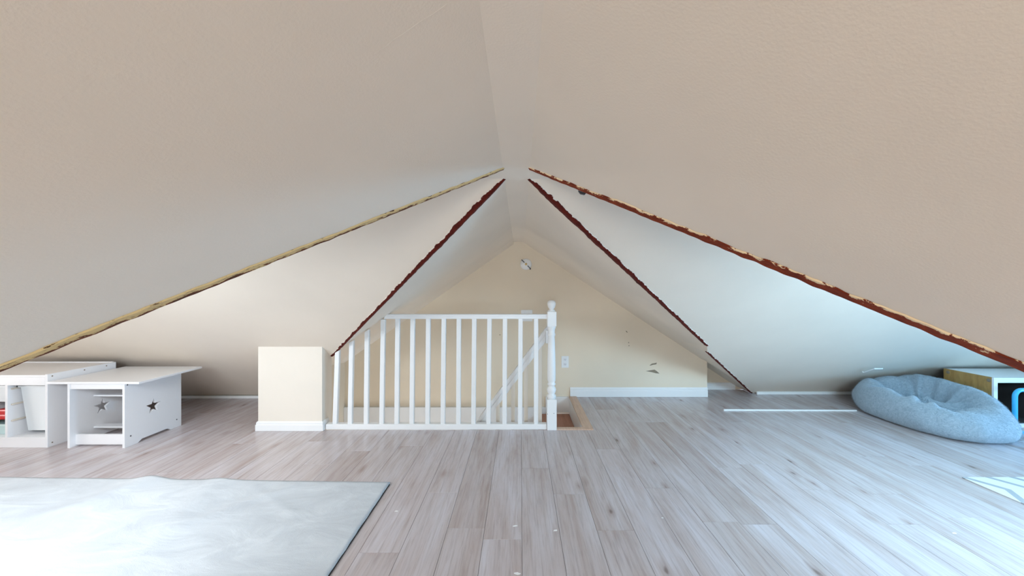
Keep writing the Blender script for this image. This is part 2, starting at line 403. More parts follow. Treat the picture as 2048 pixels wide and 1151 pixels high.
# ------------------------------------------------------------------ floor: slab + planks
floor = bpy.data.objects.new('floor', None); COL.objects.link(floor); floor['kind'] = 'structure'
bm = bmesh.new(); zs0, zs1 = -.16, -.008
for r in ((-WX, HX0-.03, NBL, YW+.02), (HX0-.03, HX1+.075, NBL, HY0-.03), (HX1+.03, WX, NBL, YW2+.02), (EL, ER, YBACK, NBL)):
    bx(bm, r[0], r[1], r[2], r[3], zs0, zs1)
frombm('subfloor', bm, M_sub, floor)
PW = .1965; X0 = .010; LEN = 1.52
joints = {0: 2.61, 1: 2.28, -2: 1.96, -3: 2.30, 2: 1.94, 3: 2.92, 4: 3.87, 5: 3.53, 8: 2.67, 6: 1.99, 9: 2.33, 10: 1.99, -5: 2.98, -8: 2.67}
GAP = .0005
HOLE = (HX0, HX1+.07, HY0-.005, 9)
def plank(x0, x1, y0, y1):
    rects = [(x0, x1, y0, y1)]
    hx0, hx1, hy0, hy1 = HOLE
    if x1 > hx0 and x0 < hx1 and y1 > hy0:
        rects = []
        if y0 < hy0: rects.append((x0, x1, y0, hy0))
        if x0 < hx0: rects.append((x0, hx0, max(y0, hy0), y1))
        if x1 > hx1: rects.append((hx1, x1, max(y0, hy0), y1))
    rects = [r for r in rects if r[1]-r[0] > .012 and r[3]-r[2] > .012]
    if not rects: return
    cx, cy = (x0+x1)/2, (y0+y1)/2
    bm = bmesh.new()
    for i, (a, b, c, d) in enumerate(rects):
        g = GAP; a += g; b -= g
        c += g if c == y0 else 0; d -= g if d == y1 else 0
        # top face with slightly eased edges
        e = .0007
        v = [bm.verts.new((x-cx, y-cy, z)) for (x, y, z) in ((a, c, -.009), (b, c, -.009), (b, d, -.009), (a, d, -.009), (a, c, -.0016), (b, c, -.0016), (b, d, -.0016), (a, d, -.0016),
             (a+e, c+e, 0), (b-e, c+e, 0), (b-e, d-e, 0), (a+e, d-e, 0))]
        for f in ((4,5,9,8),(5,6,10,9),(6,7,11,10),(7,4,8,11),(8,9,10,11),(0,1,5,4),(1,2,6,5),(2,3,7,6),(3,0,4,7),(0,3,2,1)): bm.faces.new([v[k] for k in f])
    o = frombm('plank', bm, M_plank, floor); o.location = (cx, cy, 0)
k0 = math.floor((-WX-X0)/PW); k1 = math.ceil((WX-X0)/PW)
for k in range(k0, k1):
    xa = max(-WX, X0+k*PW); xb = min(WX, X0+(k+1)*PW); xm = (xa+xb)/2
    ymin = YBACK if (EL < xa and xb < ER) else (NBL if xm < 0 else NBR)
    ymax = YW if xm < XJ else (YW2 if xm < ER else YBR)
    j = joints.get(k, random.uniform(1.6, 3.1)); ys = [j]
    while ys[0]-LEN > ymin+.12: ys.insert(0, ys[0]-LEN)
    while ys[-1]+LEN < ymax-.12: ys.append(ys[-1]+LEN)
    ys = [ymin]+[y for y in ys if ymin+.05 < y < ymax-.05]+[ymax]
    for a, b in zip(ys, ys[1:]): plank(xa, xb, a, b)

# ------------------------------------------------------------------ chipped corner strips
def planeN(a, b, c, inside):
    n = (b-a).cross(c-a).normalized()
    return n if n.dot(inside-a) > 0 else -n
def corner(name, pts, nm, nc, wm, wc, mat, seed, lift=.004, flip=False, taper=None, jit=.6):
    rnd = random.Random(seed); vs = []; fs = []; uvs = []
    L = 0; n = len(pts); dense = [pts[0]]
    for a, b in zip(pts, pts[1:]):
        m = max(1, int((b-a).length/.009)); dense += [a.lerp(b, i/m) for i in range(1, m+1)]
    cen = sum(pts, V())/len(pts); us = []
    for i, p in enumerate(dense):
        t = (dense[min(i+1, len(dense)-1)]-dense[max(i-1, 0)]).normalized()
        if i: L += (p-dense[i-1]).length
        a = t.cross(nm).normalized(); c = t.cross(nc).normalized()
        if a.dot(nc) > 0: a = -a      # runs away from the edge, inside the main plane (behind the cross plane)
        if c.dot(nm) > 0: c = -c
        f = taper(i/(len(dense)-1)) if taper else 1
        j1 = 1+jit*(.55*noise.noise(V((L*7, seed, 0)))+.35*noise.noise(V((L*30, seed, 3)))); j2 = 1+jit*(.45*noise.noise(V((L*8, seed, 7)))+.5*noise.noise(V((L*35, seed, 2))))
        e = lift*(1+.5*noise.noise(V((L*25, 9, seed))))
        A = p+a*wm*j1*f+nm*.0005; A2 = p+a*(wm*j1*f-.003)+nm*e; B = p+(nm+nc).normalized()*e*1.3; C2 = p+c*(wc*j2*f-.003)+nc*e; C = p+c*wc*j2*f+nc*.0005
        D = p-(nm+nc).normalized()*.01
        vs += [A, A2, B, C2, C, D]; us.append(L)
    m = len(dense)
    vv = [1.0, .93, .12, .05, .0, .5] if not flip else [0, .07, .5, .93, 1.0, .5]
    for i in range(m-1):
        for k in range(6):
            a = 6*i+k; b = 6*i+(k+1)%6; fs.append((a, b, b+6, a+6)); uvs.append([(us[i], vv[k]), (us[i], vv[(k+1)%6]), (us[i+1], vv[(k+1)%6]), (us[i+1], vv[k])])
    fs.append(tuple(range(5, -1, -1))); uvs.append([(0, .5)]*6)
    fs.append(tuple(range(6*(m-1), 6*m))); uvs.append([(0, .5)]*6)
    o = mesh(name, vs, fs, mat, kind='structure'); uvl = o.data.uv_layers.new(name='UVMap'); k = 0
    for f in uvs:
        for u in f: uvl.data[k].uv = u; k += 1
    return o
n_mL = V((mL, 0, -1)).normalized(); n_mR = V((-mR, 0, -1)).normalized()
n_nL = V((0, (RZ/(YN-NBL)), -1)).normalized(); n_nR = V((0, (RZ/(YN-NBR)), -1)).normalized()
n_fL = V((0, -tF[-1], -1)).normalized(); n_fR = V((0, -tF[1], -1)).normalized()
corner('trim_1', nearLp, n_mL, n_nL, .031, .02, M_peelL, 3, taper=lambda s: .62+.5*min(1, s*1.8)-.12*s)
corner('trim_2', nearRp, n_mR, n_nR, .044, .02, M_peelR, 11, taper=lambda s: min(1, .45+s*4))
corner('trim_3', farLp[:27], n_mL, n_fL, .028, .022, M_peelF, 5, flip=True, taper=lambda s: min(1, .45+s*9)*(1-.3*s))
corner('trim_4', farRp[:31], n_mR, n_fR, .040, .020, M_peelF, 8, flip=True, taper=lambda s: min(1, .4+s*9)*(1-.2*s))
corner('trim_4', farRp[31:], n_mR, n_fR, .030, .016, M_peelF, 9, flip=True, taper=lambda s: .8)

# ------------------------------------------------------------------ boxed chase beside the stair and its baseboard
BX0, BX1, BY = -2.335, -1.765, 3.30
def zf(y): return RZ-tF[-1]*(y-YF)
bm = bmesh.new()
prism(bm, [V((BX0, BY, 0)), V((BX0, BY, zf(BY)+.005)), V((BX0, 3.47, zf(3.47)+.005)), V((BX0, 3.47, 0.0))], V((BX1-BX0, 0, 0)))
frombm('wall_chase', bm, M_box, kind='structure')
# stair side walls below and beside
box('wall_stair_left', HX0-.05, HX0, 3.472, YW, -1.6, .43, M_wall, kind='structure')
box('wall_stair_left', HX0-.05, HX0, HY0, 3.5, -1.6, -.01, M_wall, kind='structure')
box('wall_stair_near', HX0, HX1+.1, HY0-.06, HY0+.0, -1.6, -.165, M_box, kind='structure')
def baseboard(name, pts, h, t, mat=M_white, closed=False):
    """moulded board following pts on the floor; room is on the left-hand side of the path"""
    prof = [(0, 0), (t, 0), (t, h*.62), (t*.72, h*.70), (t*.72, h*.86), (t*.3, h), (0, h)]
    vs = []; fs = []; n = len(pts); m = len(prof); pts = [V(p) for p in pts]
    for i, p in enumerate(pts):
        d0 = (p-pts[i-1]).normalized() if i else (pts[1]-p).normalized(); d1 = (pts[i+1]-p).normalized() if i < n-1 else d0
        n0 = V((-d0.y, d0.x, 0)); n1 = V((-d1.y, d1.x, 0)); b = (n0+n1); b = b/ (b.dot(n0) if abs(b.dot(n0)) > 1e-6 else 1)
        for u, z in prof: vs.append(p+b*u+V((0, 0, z)))
    for i in range(n-1):
        for k in range(m): a = i*m+k; c = i*m+(k+1)%m; fs.append((a, c, c+m, a+m))
    fs.append(tuple(range(m))[::-1]); fs.append(tuple(range((n-1)*m, n*m)))
    return mesh(name, vs, fs, mat, kind='structure')
baseboard('baseboard_chase', [(BX1, 3.40, .001), (BX1, BY, .001), (BX0, BY, .001), (BX0, 3.6, .001)], .082, .016)
baseboard('baseboard_far', [(XJ, YW, .001), (HX1+.0, YW, .001)], .108, .018)
baseboard('baseboard_far', [(ER-.12, YW2, .001), (XJ, YW2, .001)], .085, .018)
# slim mouldings at the foot of the wing slopes
box('baseboard_left', -WX, BX0-.001, YBL-.075, YBL-.055, .001, .030, M_white, kind='structure')
box('baseboard_right', 2.83, WX, YBR-.065, YBR-.045, .001, .034, M_white, kind='structure')

# ------------------------------------------------------------------ stair opening: white lining, nosing trim, stairs
bm = bmesh.new()
bx(bm, HX1-.012, HX1+.02, HY0, YW-.002, -.30, -.005)
bx(bm, .30, HX1-.012, YW-.022, YW-.002, -.175, .003)          # white board on the wall above the top tread
bx(bm, HX0+.002, .30, YW-.03, YW-.002, -.60, -.117)           # long white skirting along the far side of the flight
frombm('trim_5', bm, M_white, kind='structure')
bm = bmesh.new()
nx0, nx1 = HX1-.015, HX1+.072
prism(bm, [V((nx0, HY0+.035, -.002)), V((nx1, HY0-.012, -.002)), V((nx1, YW-.02, -.002)), V((nx0, YW-.02, -.002))], V((0, 0, .012)))
frombm('trim_6', bm, M_nose, kind='structure')
bm = bmesh.new()
prism(bm, [V((.33, HY0-.012, -.002)), V((nx1, HY0-.012, -.002)), V((nx0, HY0+.035, -.002)), V((.33, HY0+.035, -.002))], V((0, 0, .012)))
frombm('trim_6', bm, M_nose, kind='structure')
st = thing('staircase', 'red-brown stair flight going down left below the white railing', 'staircase', (HX1, HY0, -1.6))
zt = -.19; xr = HX1-.013; i = 0; TY0 = .16
while i < 6 and xr > HX0+.1:
    xl = xr-(.36 if i == 0 else .165); xl = max(xl, HX0+.001)
    box('tread', xl-.02-HX1, xr-HX1, TY0, YW-.032-HY0, zt-.03+1.6, zt+1.6, M_tread, st, .004)
    box('riser', xl-HX1, xl+.015-HX1, TY0, YW-.034-HY0, zt-.22+1.6, zt-.031+1.6, M_white, st)
    xr = xl; zt -= .21; i += 1
box('stair_landing', HX0+.001-HX1, xr-HX1, TY0, YW-.034-HY0, 0, .03, M_tread, st)

# ------------------------------------------------------------------ guard railing
YR = 3.345
rl = thing('stair_railing', 'white wooden guard railing with turned newel beside stair opening', 'railing', (0, YR, 0))
def zpx(py, Y): return H-(py-CY)/F*Y
def xpx(px, Y): return (px-CX)/F*Y
YQ = YR
bm = bmesh.new(); bx(bm, xpx(770, YQ), xpx(1095, YQ), -.022, .022, zpx(637, YQ), zpx(630, YQ), .004)
bx(bm, xpx(768, YQ), xpx(1095, YQ), -.030, .030, zpx(631, YQ), zpx(627.5, YQ), .005); frombm('top_rail', bm, M_white, rl)
bm = bmesh.new(); bx(bm, xpx(655, YQ), xpx(1093, YQ), -.03, .028, .0015, .05, .004)
bx(bm, xpx(655, YQ), xpx(1093, YQ), .03, .045, .0, .028, .002); frombm('bottom_rail', bm, M_white, rl)
tops = [676, 704, 735, 767, 796, 826, 857, 888, 918, 948.7, 979, 1010, 1041, 1072]
bots = [671, 701, 733, 764, 794, 824, 855.5, 886, 917, 947, 977, 1009, 1040, 1072]
for a, b in zip(tops, bots):
    xa, xb = xpx(a, YQ), xpx(b, YQ); zt_ = min(zpx(636, YQ), zL(xa)-.012); bm = bmesh.new(); h = .0195
    v = [bm.verts.new(p) for p in ((xb-h, -h, .045), (xb+h, -h, .045), (xb+h, h, .045), (xb-h, h, .045), (xa-h, -h, zt_+(0 if a > 760 else -.012)), (xa+h, -h, zt_+(0 if a > 760 else .012)), (xa+h, h, zt_+(0 if a > 760 else .012)), (xa-h, h, zt_+(0 if a > 760 else -.012)))]
    for f in ((0,3,2,1),(4,5,6,7),(0,1,5,4),(1,2,6,5),(2,3,7,6),(3,0,4,7)): bm.faces.new([v[k] for k in f])
    bmesh.ops.bevel(bm, geom=bm.edges[:], offset=.003, segments=1, affect='EDGES')
    frombm('baluster', bm, M_white, rl)
nx = xpx(1103, YQ); hw = .043
bm = bmesh.new()
bx(bm, nx-hw, nx+hw, -hw, hw, 0, zpx(796, YQ), .004)
bx(bm, nx-hw+.002, nx+hw-.002, -hw+.002, hw-.002, zpx(652, YQ), zpx(622, YQ), .008)
zz = lambda py: zpx(py, YQ)
lathe(bm, [(.030, zz(797)), (.040, zz(793)), (.040, zz(789)), (.026, zz(787)), (.036, zz(783)), (.041, zz(778)), (.036, zz(774)), (.024, zz(771)), (.036, zz(768.5)), (.036, zz(766)), (.028, zz(764)),
           (.036, zz(760)), (.038, zz(745)), (.036, zz(720)), (.032, zz(690)), (.029, zz(672)), (.034, zz(670)), (.034, zz(667)), (.029, zz(665)), (.031, zz(658)), (.038, zz(655)), (.038, zz(650))], nx, 0, 28)
np_ = frombm('newel_post', bm, M_white, rl)
for p in np_.data.polygons:
    if len(p.vertices) == 4 and p.center.z < zz(652) and p.center.z > zz(796): p.use_smooth = True
bm = bmesh.new()
lathe(bm, [(.030, zz(623)), (.034, zz(620.5)), (.020, zz(618.5)), (.020, zz(617)), (.028, zz(615)), (.036, zz(610)), (.038, zz(606.5)), (.034, zz(603)), (.020, zz(600.4)), (.006, zz(599.8))], nx, 0, 28)
frombm('finial', bm, M_white, np_, smooth=True)
for (sx, sz) in ((.018, zz(823)), (-.040+.0, zz(824))):
    bm = bmesh.new(); lathe(bm, [(.003, 0), (.003, .002)], nx+sx, sz, 10, axis='y', base=-hw+.001); frombm('screw_hole', bm, M_screw, np_)
# sloping handrail of the flight
YH = 3.45
hr = thing('stair_handrail', 'white sloping handrail going down the stair behind the railing', 'handrail', (xpx(1095, YH), YH, 0))
ox = xpx(1095, YH)
a = V((0, 0, zpx(650, YH))); sl = (zpx(650, YH)-zpx(838, YH))/(xpx(1095, YH)-xpx(955, YH)); b = V((-1.05, 0, a.z-1.05*sl)); d = (b-a).normalized(); up = V((-d.z*-1, 0, d.x*-1)).normalized()
up = V((d.z, 0, -d.x)); up = up if up.z > 0 else -up
def beam(bm, lo, hi, y0, y1, A, B): prism(bm, [A+up*lo+V((0, y0, 0)), A+up*hi+V((0, y0, 0)), A+up*hi+V((0, y1, 0)), A+up*lo+V((0, y1, 0))], B-A)
bm = bmesh.new(); beam(bm, -.030, .0, -.03, .03, a, b); beam(bm, -.075, -.030, -.02, .02, a, b); bmesh.ops.bevel(bm, geom=bm.edges[:], offset=.005, segments=2, affect='EDGES')
frombm('handrail', bm, M_white, hr)
for px in (966, 996, 1026, 1052, 1080):
    x = xpx(px, YH)-ox; z1 = a.z+x*sl-.085; box('baluster', x-.017, x+.017, -.017, .017, z1-.78, z1, M_box, hr, .003)  # white posts, darkened with the cream paint to show them in shade
box('newel_bracket', -.02, .055, -.06, .02, a.z-.16, a.z-.04, M_white, hr, .004)
bm = bmesh.new(); a2 = a.lerp(b, .14); prism(bm, [a2+V((0, -.018, -.96)), a2+V((0, -.018, -.82)), a2+V((0, .018, -.82)), a2+V((0, .018, -.96))], (b-a)*.78); frombm('stair_string', bm, M_white, hr)

# ------------------------------------------------------------------ wall fittings on the far wall
c = P(1052, 528, YW)
t = thing('light_fixture_base', 'round white bare fixture base high on the gable wall', 'light fixture', (c.x, YW, c.z))
bm = bmesh.new(); lathe(bm, [(.066, 0), (.066, .006), (.058, .013), (.05, .016)], 0, 0, 36, axis='y'); frombm('base_plate', bm, M_white, t, True)
bm = bmesh.new(); dv = V((.052, 0, -.052)); s = V((.0035, 0, .0035))
prism(bm, [-dv-s+V((0, -.016, 0)), -dv+s+V((0, -.016, 0)), -dv*.35+s+V((0, -.016, 0)), -dv*.35-s+V((0, -.016, 0))], V((0, -.004, 0)))
frombm('cross_bar', bm, M_screw, t); bm = bmesh.new()
prism(bm, [dv*1.05-s+V((0, -.016, 0)), dv*1.05+s+V((0, -.016, 0)), dv*.35+s+V((0, -.016, 0)), dv*.35-s+V((0, -.016, 0))], V((0, -.004, 0)))
frombm('cross_bar', bm, M_screw, t)
bm = bmesh.new(); lathe(bm, [(.015, .014), (.013, .022), (.008, .030), (.003, .033)], 0, 0, 16, axis='y'); frombm('centre_stud', bm, M_brass, t, True)
bm = bmesh.new(); lathe(bm, [(.008, 0), (.008, .014), (.005, .02)], .05, -.055, 12, axis='y'); frombm('plug', bm, M_screw, t)
c = P(1130, 723, YW)
t = thing('wall_outlet', 'white double wall outlet right of the newel post', 'outlet', (c.x, YW, c.z))
bm = bmesh.new(); bx(bm, -.043, .043, -.007, 0, -.068, .068, .003); frombm('cover_plate', bm, M_white, t)
for s in (-1, 1):
    o = box('socket', -.018, .018, -.010, -.005, s*.028-.018, s*.028+.018, M_lam, t, .003)
    bm = bmesh.new()
    for x in (-.007, .007): bx(bm, x-.0015, x+.0015, -.0108, -.0098, s*.028-.004, s*.028+.008)
    bx(bm, -.002, .002, -.0108, -.0098, s*.028-.012, s*.028-.008); frombm('slots', bm, M_screw, o)
c = P(1053.5, 630.5, YW)
t = thing('wall_switch', 'white double switch plate behind the top rail', 'switch', (c.x, YW, c.z))
bm = bmesh.new(); bx(bm, -.066, .066, -.007, 0, -.066, .066, .003); frombm('cover_plate', bm, M_white, t)
for s in (-1, 1): box('toggle', s*.026-.012, s*.026+.012, -.013, -.005, -.028, .028, M_lam, t, .003)
# scraped patches of the paint
def flake(pts):
    bm = bmesh.new(); prism(bm, [P(x, y, YW)+V((0, -.0005, 0)) for x, y in pts], V((0, -.0012, 0)))
    o = frombm('paint_chip', bm, M_chip, wf); return o
flake([(1299, 730), (1304, 726.5), (1310, 725.5), (1313.5, 724.5), (1312.5, 728), (1306, 729), (1301, 730.5)])
flake([(1291.5, 741.5), (1300, 740), (1309, 738.5), (1314, 742), (1319, 746.5), (1312, 746), (1303, 743.5)])
flake([(1251, 660.5), (1253.5, 661.5), (1255.5, 665), (1253, 664)])
flake([(1256.5, 683.5), (1258, 683.5), (1258, 685.5), (1256.5, 685.5)])
flake([(1257, 690), (1259, 690), (1258.5, 691.5), (1257, 691.5)])
flake([(999, 668), (1000.5, 668), (1000.5, 670), (999, 670)])

# loose moulding on the floor, wire hook on the slope, dark bracket under the right corner
y0 = FL(1500, 821).y
bm = bmesh.new(); prism(bm, [V((0, 0, .001)), V((0, .024, .001)), V((0, .022, .012)), V((0, .004, .014))], V((1.36, -.02, 0)))
o = frombm('loose_moulding', bm, M_white); o.location = (xpx(1448, y0), y0, 0); tag(o, 'thin white moulding lying loose on the floor left of the bean bag', 'moulding')
q = onfar(1745, 737, 1)
pts = [onfar(1725, 742, 1)+V((0, -.010, -.010)), onfar(1745, 731.5, 1)+V((0, -.022, -.022)), onfar(1761, 731.5, 1)+V((0, -.022, -.022))]
pts = [onfar(1725, 742, 1)]+pts
bm = bmesh.new(); tube(bm, [p-q for p in pts], .0055, 8); t = frombm('ceiling_hook', bm, M_white); t.location = q
tag(t, 'small bent white hook sticking out of the slope above bean bag', 'hook')
e = nearRp[0].lerp(nearRp[-1], 0); Yk = 1.62
q = P(1163, 384, 1.60)
bm = bmesh.new(); prism(bm, [V((-.014, 0, .008)), V((.020, 0, -.004)), V((.014, 0, -.011)), V((-.004, 0, -.007)), V((-.010, 0, 0))], V((0, .010, 0)))
t = frombm('metal_bracket', bm, M_screw); t.location = q; tag(t, 'tiny dark metal bracket under the right chipped ceiling corner near ridge', 'bracket')

# paint spots on the floor
sp = [(1030, 1051, .012), (1111, 1060, .012), (1034, 1146, .014), (793, 1021.5, .010), (1909, 1065.5, .010), (1325, 1035, .006)]
for i, (x, y, s) in enumerate(sp):
    c = FL(x, y); bm = bmesh.new(); n = 9
    rr = random.Random(i); pts = [V((s*(1+.3*rr.uniform(-1, 1))*math.cos(2*math.pi*k/n), .5*s*(1+.3*rr.uniform(-1, 1))*math.sin(2*math.pi*k/n), 0)) for k in range(n)]
    prism(bm, pts, V((0, 0, .0006))); o = frombm('paint_spot', bm, M_white, floor); o.location = (c.x, c.y, .0001); o.rotation_euler.z = rr.uniform(-.4, .4)

# hairline crack in the left slope
def onmain(px, py):
    kx, kz = (px-CX)/F, (CY-py)/F; Y = (RZ+mL*abs(XL)-H)/(kz+mL*abs(kx)); return P(px, py, Y)
cr = [(893, 8), (868, 27), (846, 40), (828, 52), (806, 68), (789, 78), (768, 96), (748, 108)]
bm = bmesh.new(); tube(bm, [onmain(x, y) for x, y in cr], .00035, 5); frombm('crack', bm, M_pine, bpy.data.objects['ceiling'])
# ------------------------------------------------------------------ cream rug (left) and chevron mat (right)
def cream_rug():
    x0, x1, y0, y1 = -3.9, -.845, .15, 2.405; nx_, ny = 150, 110; vs = []; fs = []
    bumps = [(FL(320, 952).x, .024, .10, .55, -.35), (FL(455, 953).x, .013, .09, .9, .25)]
    for j in range(ny+1):
        for i in range(nx_+1):
            X = x0+(x1-x0)*i/nx_; Y = y0+(y1-y0)*j/ny
            Y += .075*max(0, (X+.9)/(x0+.9))*(j/ny)
            z = .011+.0022*noise.noise(V((X*3, Y*4, 0)))
            for bxx, hh, wd, dec, sk in bumps:
                dY = y1+.03-Y; z += hh*math.exp(-((X-bxx-sk*dY)/wd)**2)*math.exp(-(dY/dec)**2)
            for (ax, ay, bx_, by_, hh, wd) in ((-1.45, 2.35, -2.15, 1.55, .007, .035), (-1.7, 2.35, -1.25, 2.05, .006, .03), (-3.2, 2.3, -3.7, 2.05, .006, .03), (-2.2, 2.3, -3.3, 1.7, .005, .05), (-1.2, 2.0, -1.6, 1.6, .004, .06)):
                A = V((ax, ay)); B = V((bx_, by_)); p = V((X, Y)); t = max(0, min(1, (p-A).dot(B-A)/(B-A).length_squared)); dd = (p-A.lerp(B, t)).length
                z += hh*math.exp(-(dd/wd)**2)
            vs.append(V((X+(.004*noise.noise(V((Y*12, 0, 0))) if i == nx_ else 0), Y, z)))
    W = nx_+1
    for j in range(ny):
        for i in range(nx_): a = j*W+i; fs.append((a, a+1, a+W+1, a+W))
    rim = [i for i in range(W)]+[j*W+nx_ for j in range(1, ny+1)]+[ny*W+i for i in range(nx_-1, -1, -1)]+[j*W for j in range(ny-1, 0, -1)]
    base = len(vs); vs += [V((vs[i].x, vs[i].y, max(.001, vs[i].z-.011))) for i in rim]; m = len(rim)
    for k in range(m): fs.append((rim[k], base+k, base+(k+1)%m, rim[(k+1)%m]))
    o = mesh('rug', vs, fs, M_rug, smooth=False)
    for p in o.data.polygons[:nx_*ny]: p.use_smooth = True
    tag(o, 'large rumpled cream low-pile rug on the floor at left', 'rug')
    bm = bmesh.new(); bx(bm, x1-.001, x1+.005, y0+.01, y1-.015, .0005, .004); frombm('rug_edge_shade', bm, M_dark, o)  # dark strip standing in for the shaded gap under the rug edge
cream_rug()
t = box('mat', 2.956, 4.35, .9, 2.475, .0008, .007, M_chev, None, .002); tag(t, 'thin white mat with grey zigzag stripes at lower right', 'mat')

# ------------------------------------------------------------------ white storage frame with bins
FX, FY, FH, FD = -3.762, 2.946, .583, .50
sf = thing('toy_storage_unit', 'low white toy storage frame against the slope at far left', 'storage unit', (FX, FY, 0))
T = .020; BAY = .322
def b(name, *r, mat=M_lam, parent=sf, bev=.0015): return box(name, *r, mat, parent, bev)
b('side_panel', -T, 0, 0, FD, 0, FH); b('side_panel', -3*BAY-T-.0, -3*BAY, 0, FD, 0, FH)
for k in (1, 2): b('divider', -k*BAY-T/2-.008, -k*BAY+T/2-.008, .001, FD, .0, FH-.08)
b('top_panel', -3*BAY, -T, .0, FD-.012, FH-.022, FH-.006); b('top_rail', -3*BAY, -T, .0, .018, FH-.088, FH-.022)
b('bottom_panel', -3*BAY, -T, .018, FD, .062, .08); b('plinth', -3*BAY, -T, .0, .018, .0, .08)
b('back_edge', -3*BAY, -T, FD-.012, FD, FH-.022, FH+.004)
for k, xx in ((1, -1*BAY+T/2-.008), (2, -2*BAY+T/2-.008)):
    for z in (.20, .33, .455): b('runner', xx, xx+.010, .02, FD-.01, z, z+.012, mat=M_pine)
for z in (.20, .33, .455): b('runner', -T-.010, -T, .02, FD-.01, z, z+.012, mat=M_pine)
for (y, z) in ((.03, FH-.02), (.42, FH-.02), (.25, FH-.02), (.03, .03)):
    bm = bmesh.new(); lathe(bm, [(.0055, 0), (.0055, .0015)], 0, 0, 10); o = frombm('screw', bm, M_chip, sf); o.rotation_euler = (0, math.pi/2, 0); o.location = (-.0005, y, z)
def bin_(x0, x1, y0, y1, z0, z1, mat, label, group=None):
    cx, cy = (x0+x1)/2, (y0+y1)/2; t = thing('storage_bin', label, 'bin', (cx, cy, z0), group)
    hx, hy, hh = (x1-x0)/2, (y1-y0)/2, z1-z0; tp = .82; w_ = .004
    bm = bmesh.new()
    def ring(sx, sy, z): return [bm.verts.new((a*sx, c_*sy, z)) for a, c_ in ((-1, -1), (1, -1), (1, 1), (-1, 1))]
    k = .93
    R = [ring(hx*tp*k, hy*tp, 0), ring(hx*k, hy*.95, hh-.012), ring(hx*k-w_, hy*.95-w_, hh-.012), ring(hx*tp*k-w_, hy*tp-w_, .006)]
    for A, B_ in zip(R, R[1:]):
        for i in range(4): bm.faces.new((A[i], A[(i+1)%4], B_[(i+1)%4], B_[i]))
    bm.faces.new(R[0][::-1]); bm.faces.new(R[-1]); bmesh.ops.bevel(bm, geom=[e for e in bm.edges if abs(e.verts[0].co.z-e.verts[1].co.z) > .05], offset=.012, segments=3, affect='EDGES')
    frombm('tub', bm, mat, t)
    bm = bmesh.new()
    for r in ((-hx, hx, -hy, -hy*.95+.002), (-hx, hx, hy*.95-.002, hy), (-hx, -hx*k+.002, -hy, hy), (hx*k-.002, hx, -hy, hy)): bx(bm, r[0], r[1], r[2], r[3], hh-.016, hh, .0015)
    frombm('rim', bm, mat, t); return t
bin_(FX-BAY+.006, FX-T-.003, FY+.050, FY+.46, .105, .480, M_plastic, 'tall white plastic bin in the right bay of storage frame')
bin_(FX-2*BAY+.008, FX-BAY-.024, FY+.03, FY+.44, .082, .172, M_teal, 'pale low bin at the bottom of the frame, at left picture edge')
bin_(FX-2*BAY+.008, FX-BAY-.024, FY+.03, FY+.44, .345, .485, M_plastic, 'pale bin just below the frame top, at left picture edge')
t = thing('toy_car', 'red and black toy on the low bin at left picture edge', 'toy', (FX-1.5*BAY, FY+.14, .1735))
bm = bmesh.new(); bx(bm, -.13, .125, -.06, .06, .018, .062, .012); bx(bm, -.06, .07, -.05, .05, .058, .10, .014); frombm('body', bm, M_red, t)
for x in (-.08, .085):
    for y in (-.06, .06):
        bm = bmesh.new(); lathe(bm, [(.012, -.012), (.026, -.010), (.026, .010), (.012, .012)], x, .026, 18, axis='y', base=y); frombm('wheel', bm, M_black, t, True)

# ------------------------------------------------------------------ kids table with star cut-outs
TX, TY = -3.59, 2.935
tb = thing('kids_table', 'white kids table with star cut-outs beside the storage frame', 'table', (TX, TY, 0))
TH = .527; PD = .49
def star_panel(name, x0, x1):
    """side panel in the y-z plane with star hole and notched foot"""
    out = [(0, 0), (.10, 0), (.135, .022), (PD-.135, .022), (PD-.10, 0), (PD, 0), (PD, TH-.018), (0, TH-.018)]
    cy, cz, R, r_ = .232, .262, .066, .027
    star = [(cy+(R if k % 2 == 0 else r_)*math.sin(math.pi*k/5), cz+(R if k % 2 == 0 else r_)*math.cos(math.pi*k/5)) for k in range(10)]
    bm = bmesh.new()
    def lay(x):
        vo = [bm.verts.new((x, y, z)) for y, z in out]; vi = [bm.verts.new((x, y, z)) for y, z in star]
        es = []
        for L in (vo, vi):
            for k in range(len(L)): es.append(bm.edges.new((L[k], L[(k+1)%len(L)])))
        bmesh.ops.triangle_fill(bm, edges=es, use_beauty=True, use_dissolve=False); return vo, vi
    a = lay(x0); c_ = lay(x1)
    for L, M_ in zip(a, c_):
        for k in range(len(L)): bm.faces.new((L[k], L[(k+1)%len(L)], M_[(k+1)%len(M_)], M_[k]))
    return frombm(name, bm, M_lam, tb)
star_panel('side_panel', 0, .018); star_panel('side_panel', .436, .454)
box('tabletop', -.155, .575, -.008, .575, TH-.018, TH, M_lam, tb, .003)
box('front_rail', .018, .436, .004, .020, TH-.060, TH-.018, M_lam, tb, .001)
box('lower_rail', .018, .436, .040, .056, .012, .094, M_lam, tb, .001)
box('shelf_rail', .018, .436, .165, .215, .362, .376, M_lam, tb, .001)
box('shelf_rail', .018, .436, .165, .235, .098, .112, M_lam, tb, .001)
box('back_rail', .018, .436, PD-.020, PD-.004, TH-.060, TH-.018, M_lam, tb, .001)
for (y, z) in ((.020, TH-.030), (.045, .080), (PD-.045, .070)):
    bm = bmesh.new(); lathe(bm, [(.0055, 0), (.0055, .002)], 0, 0, 10); o = frombm('screw', bm, M_screw, tb); o.rotation_euler = (0, math.pi/2, 0); o.location = (.4535, y, z)

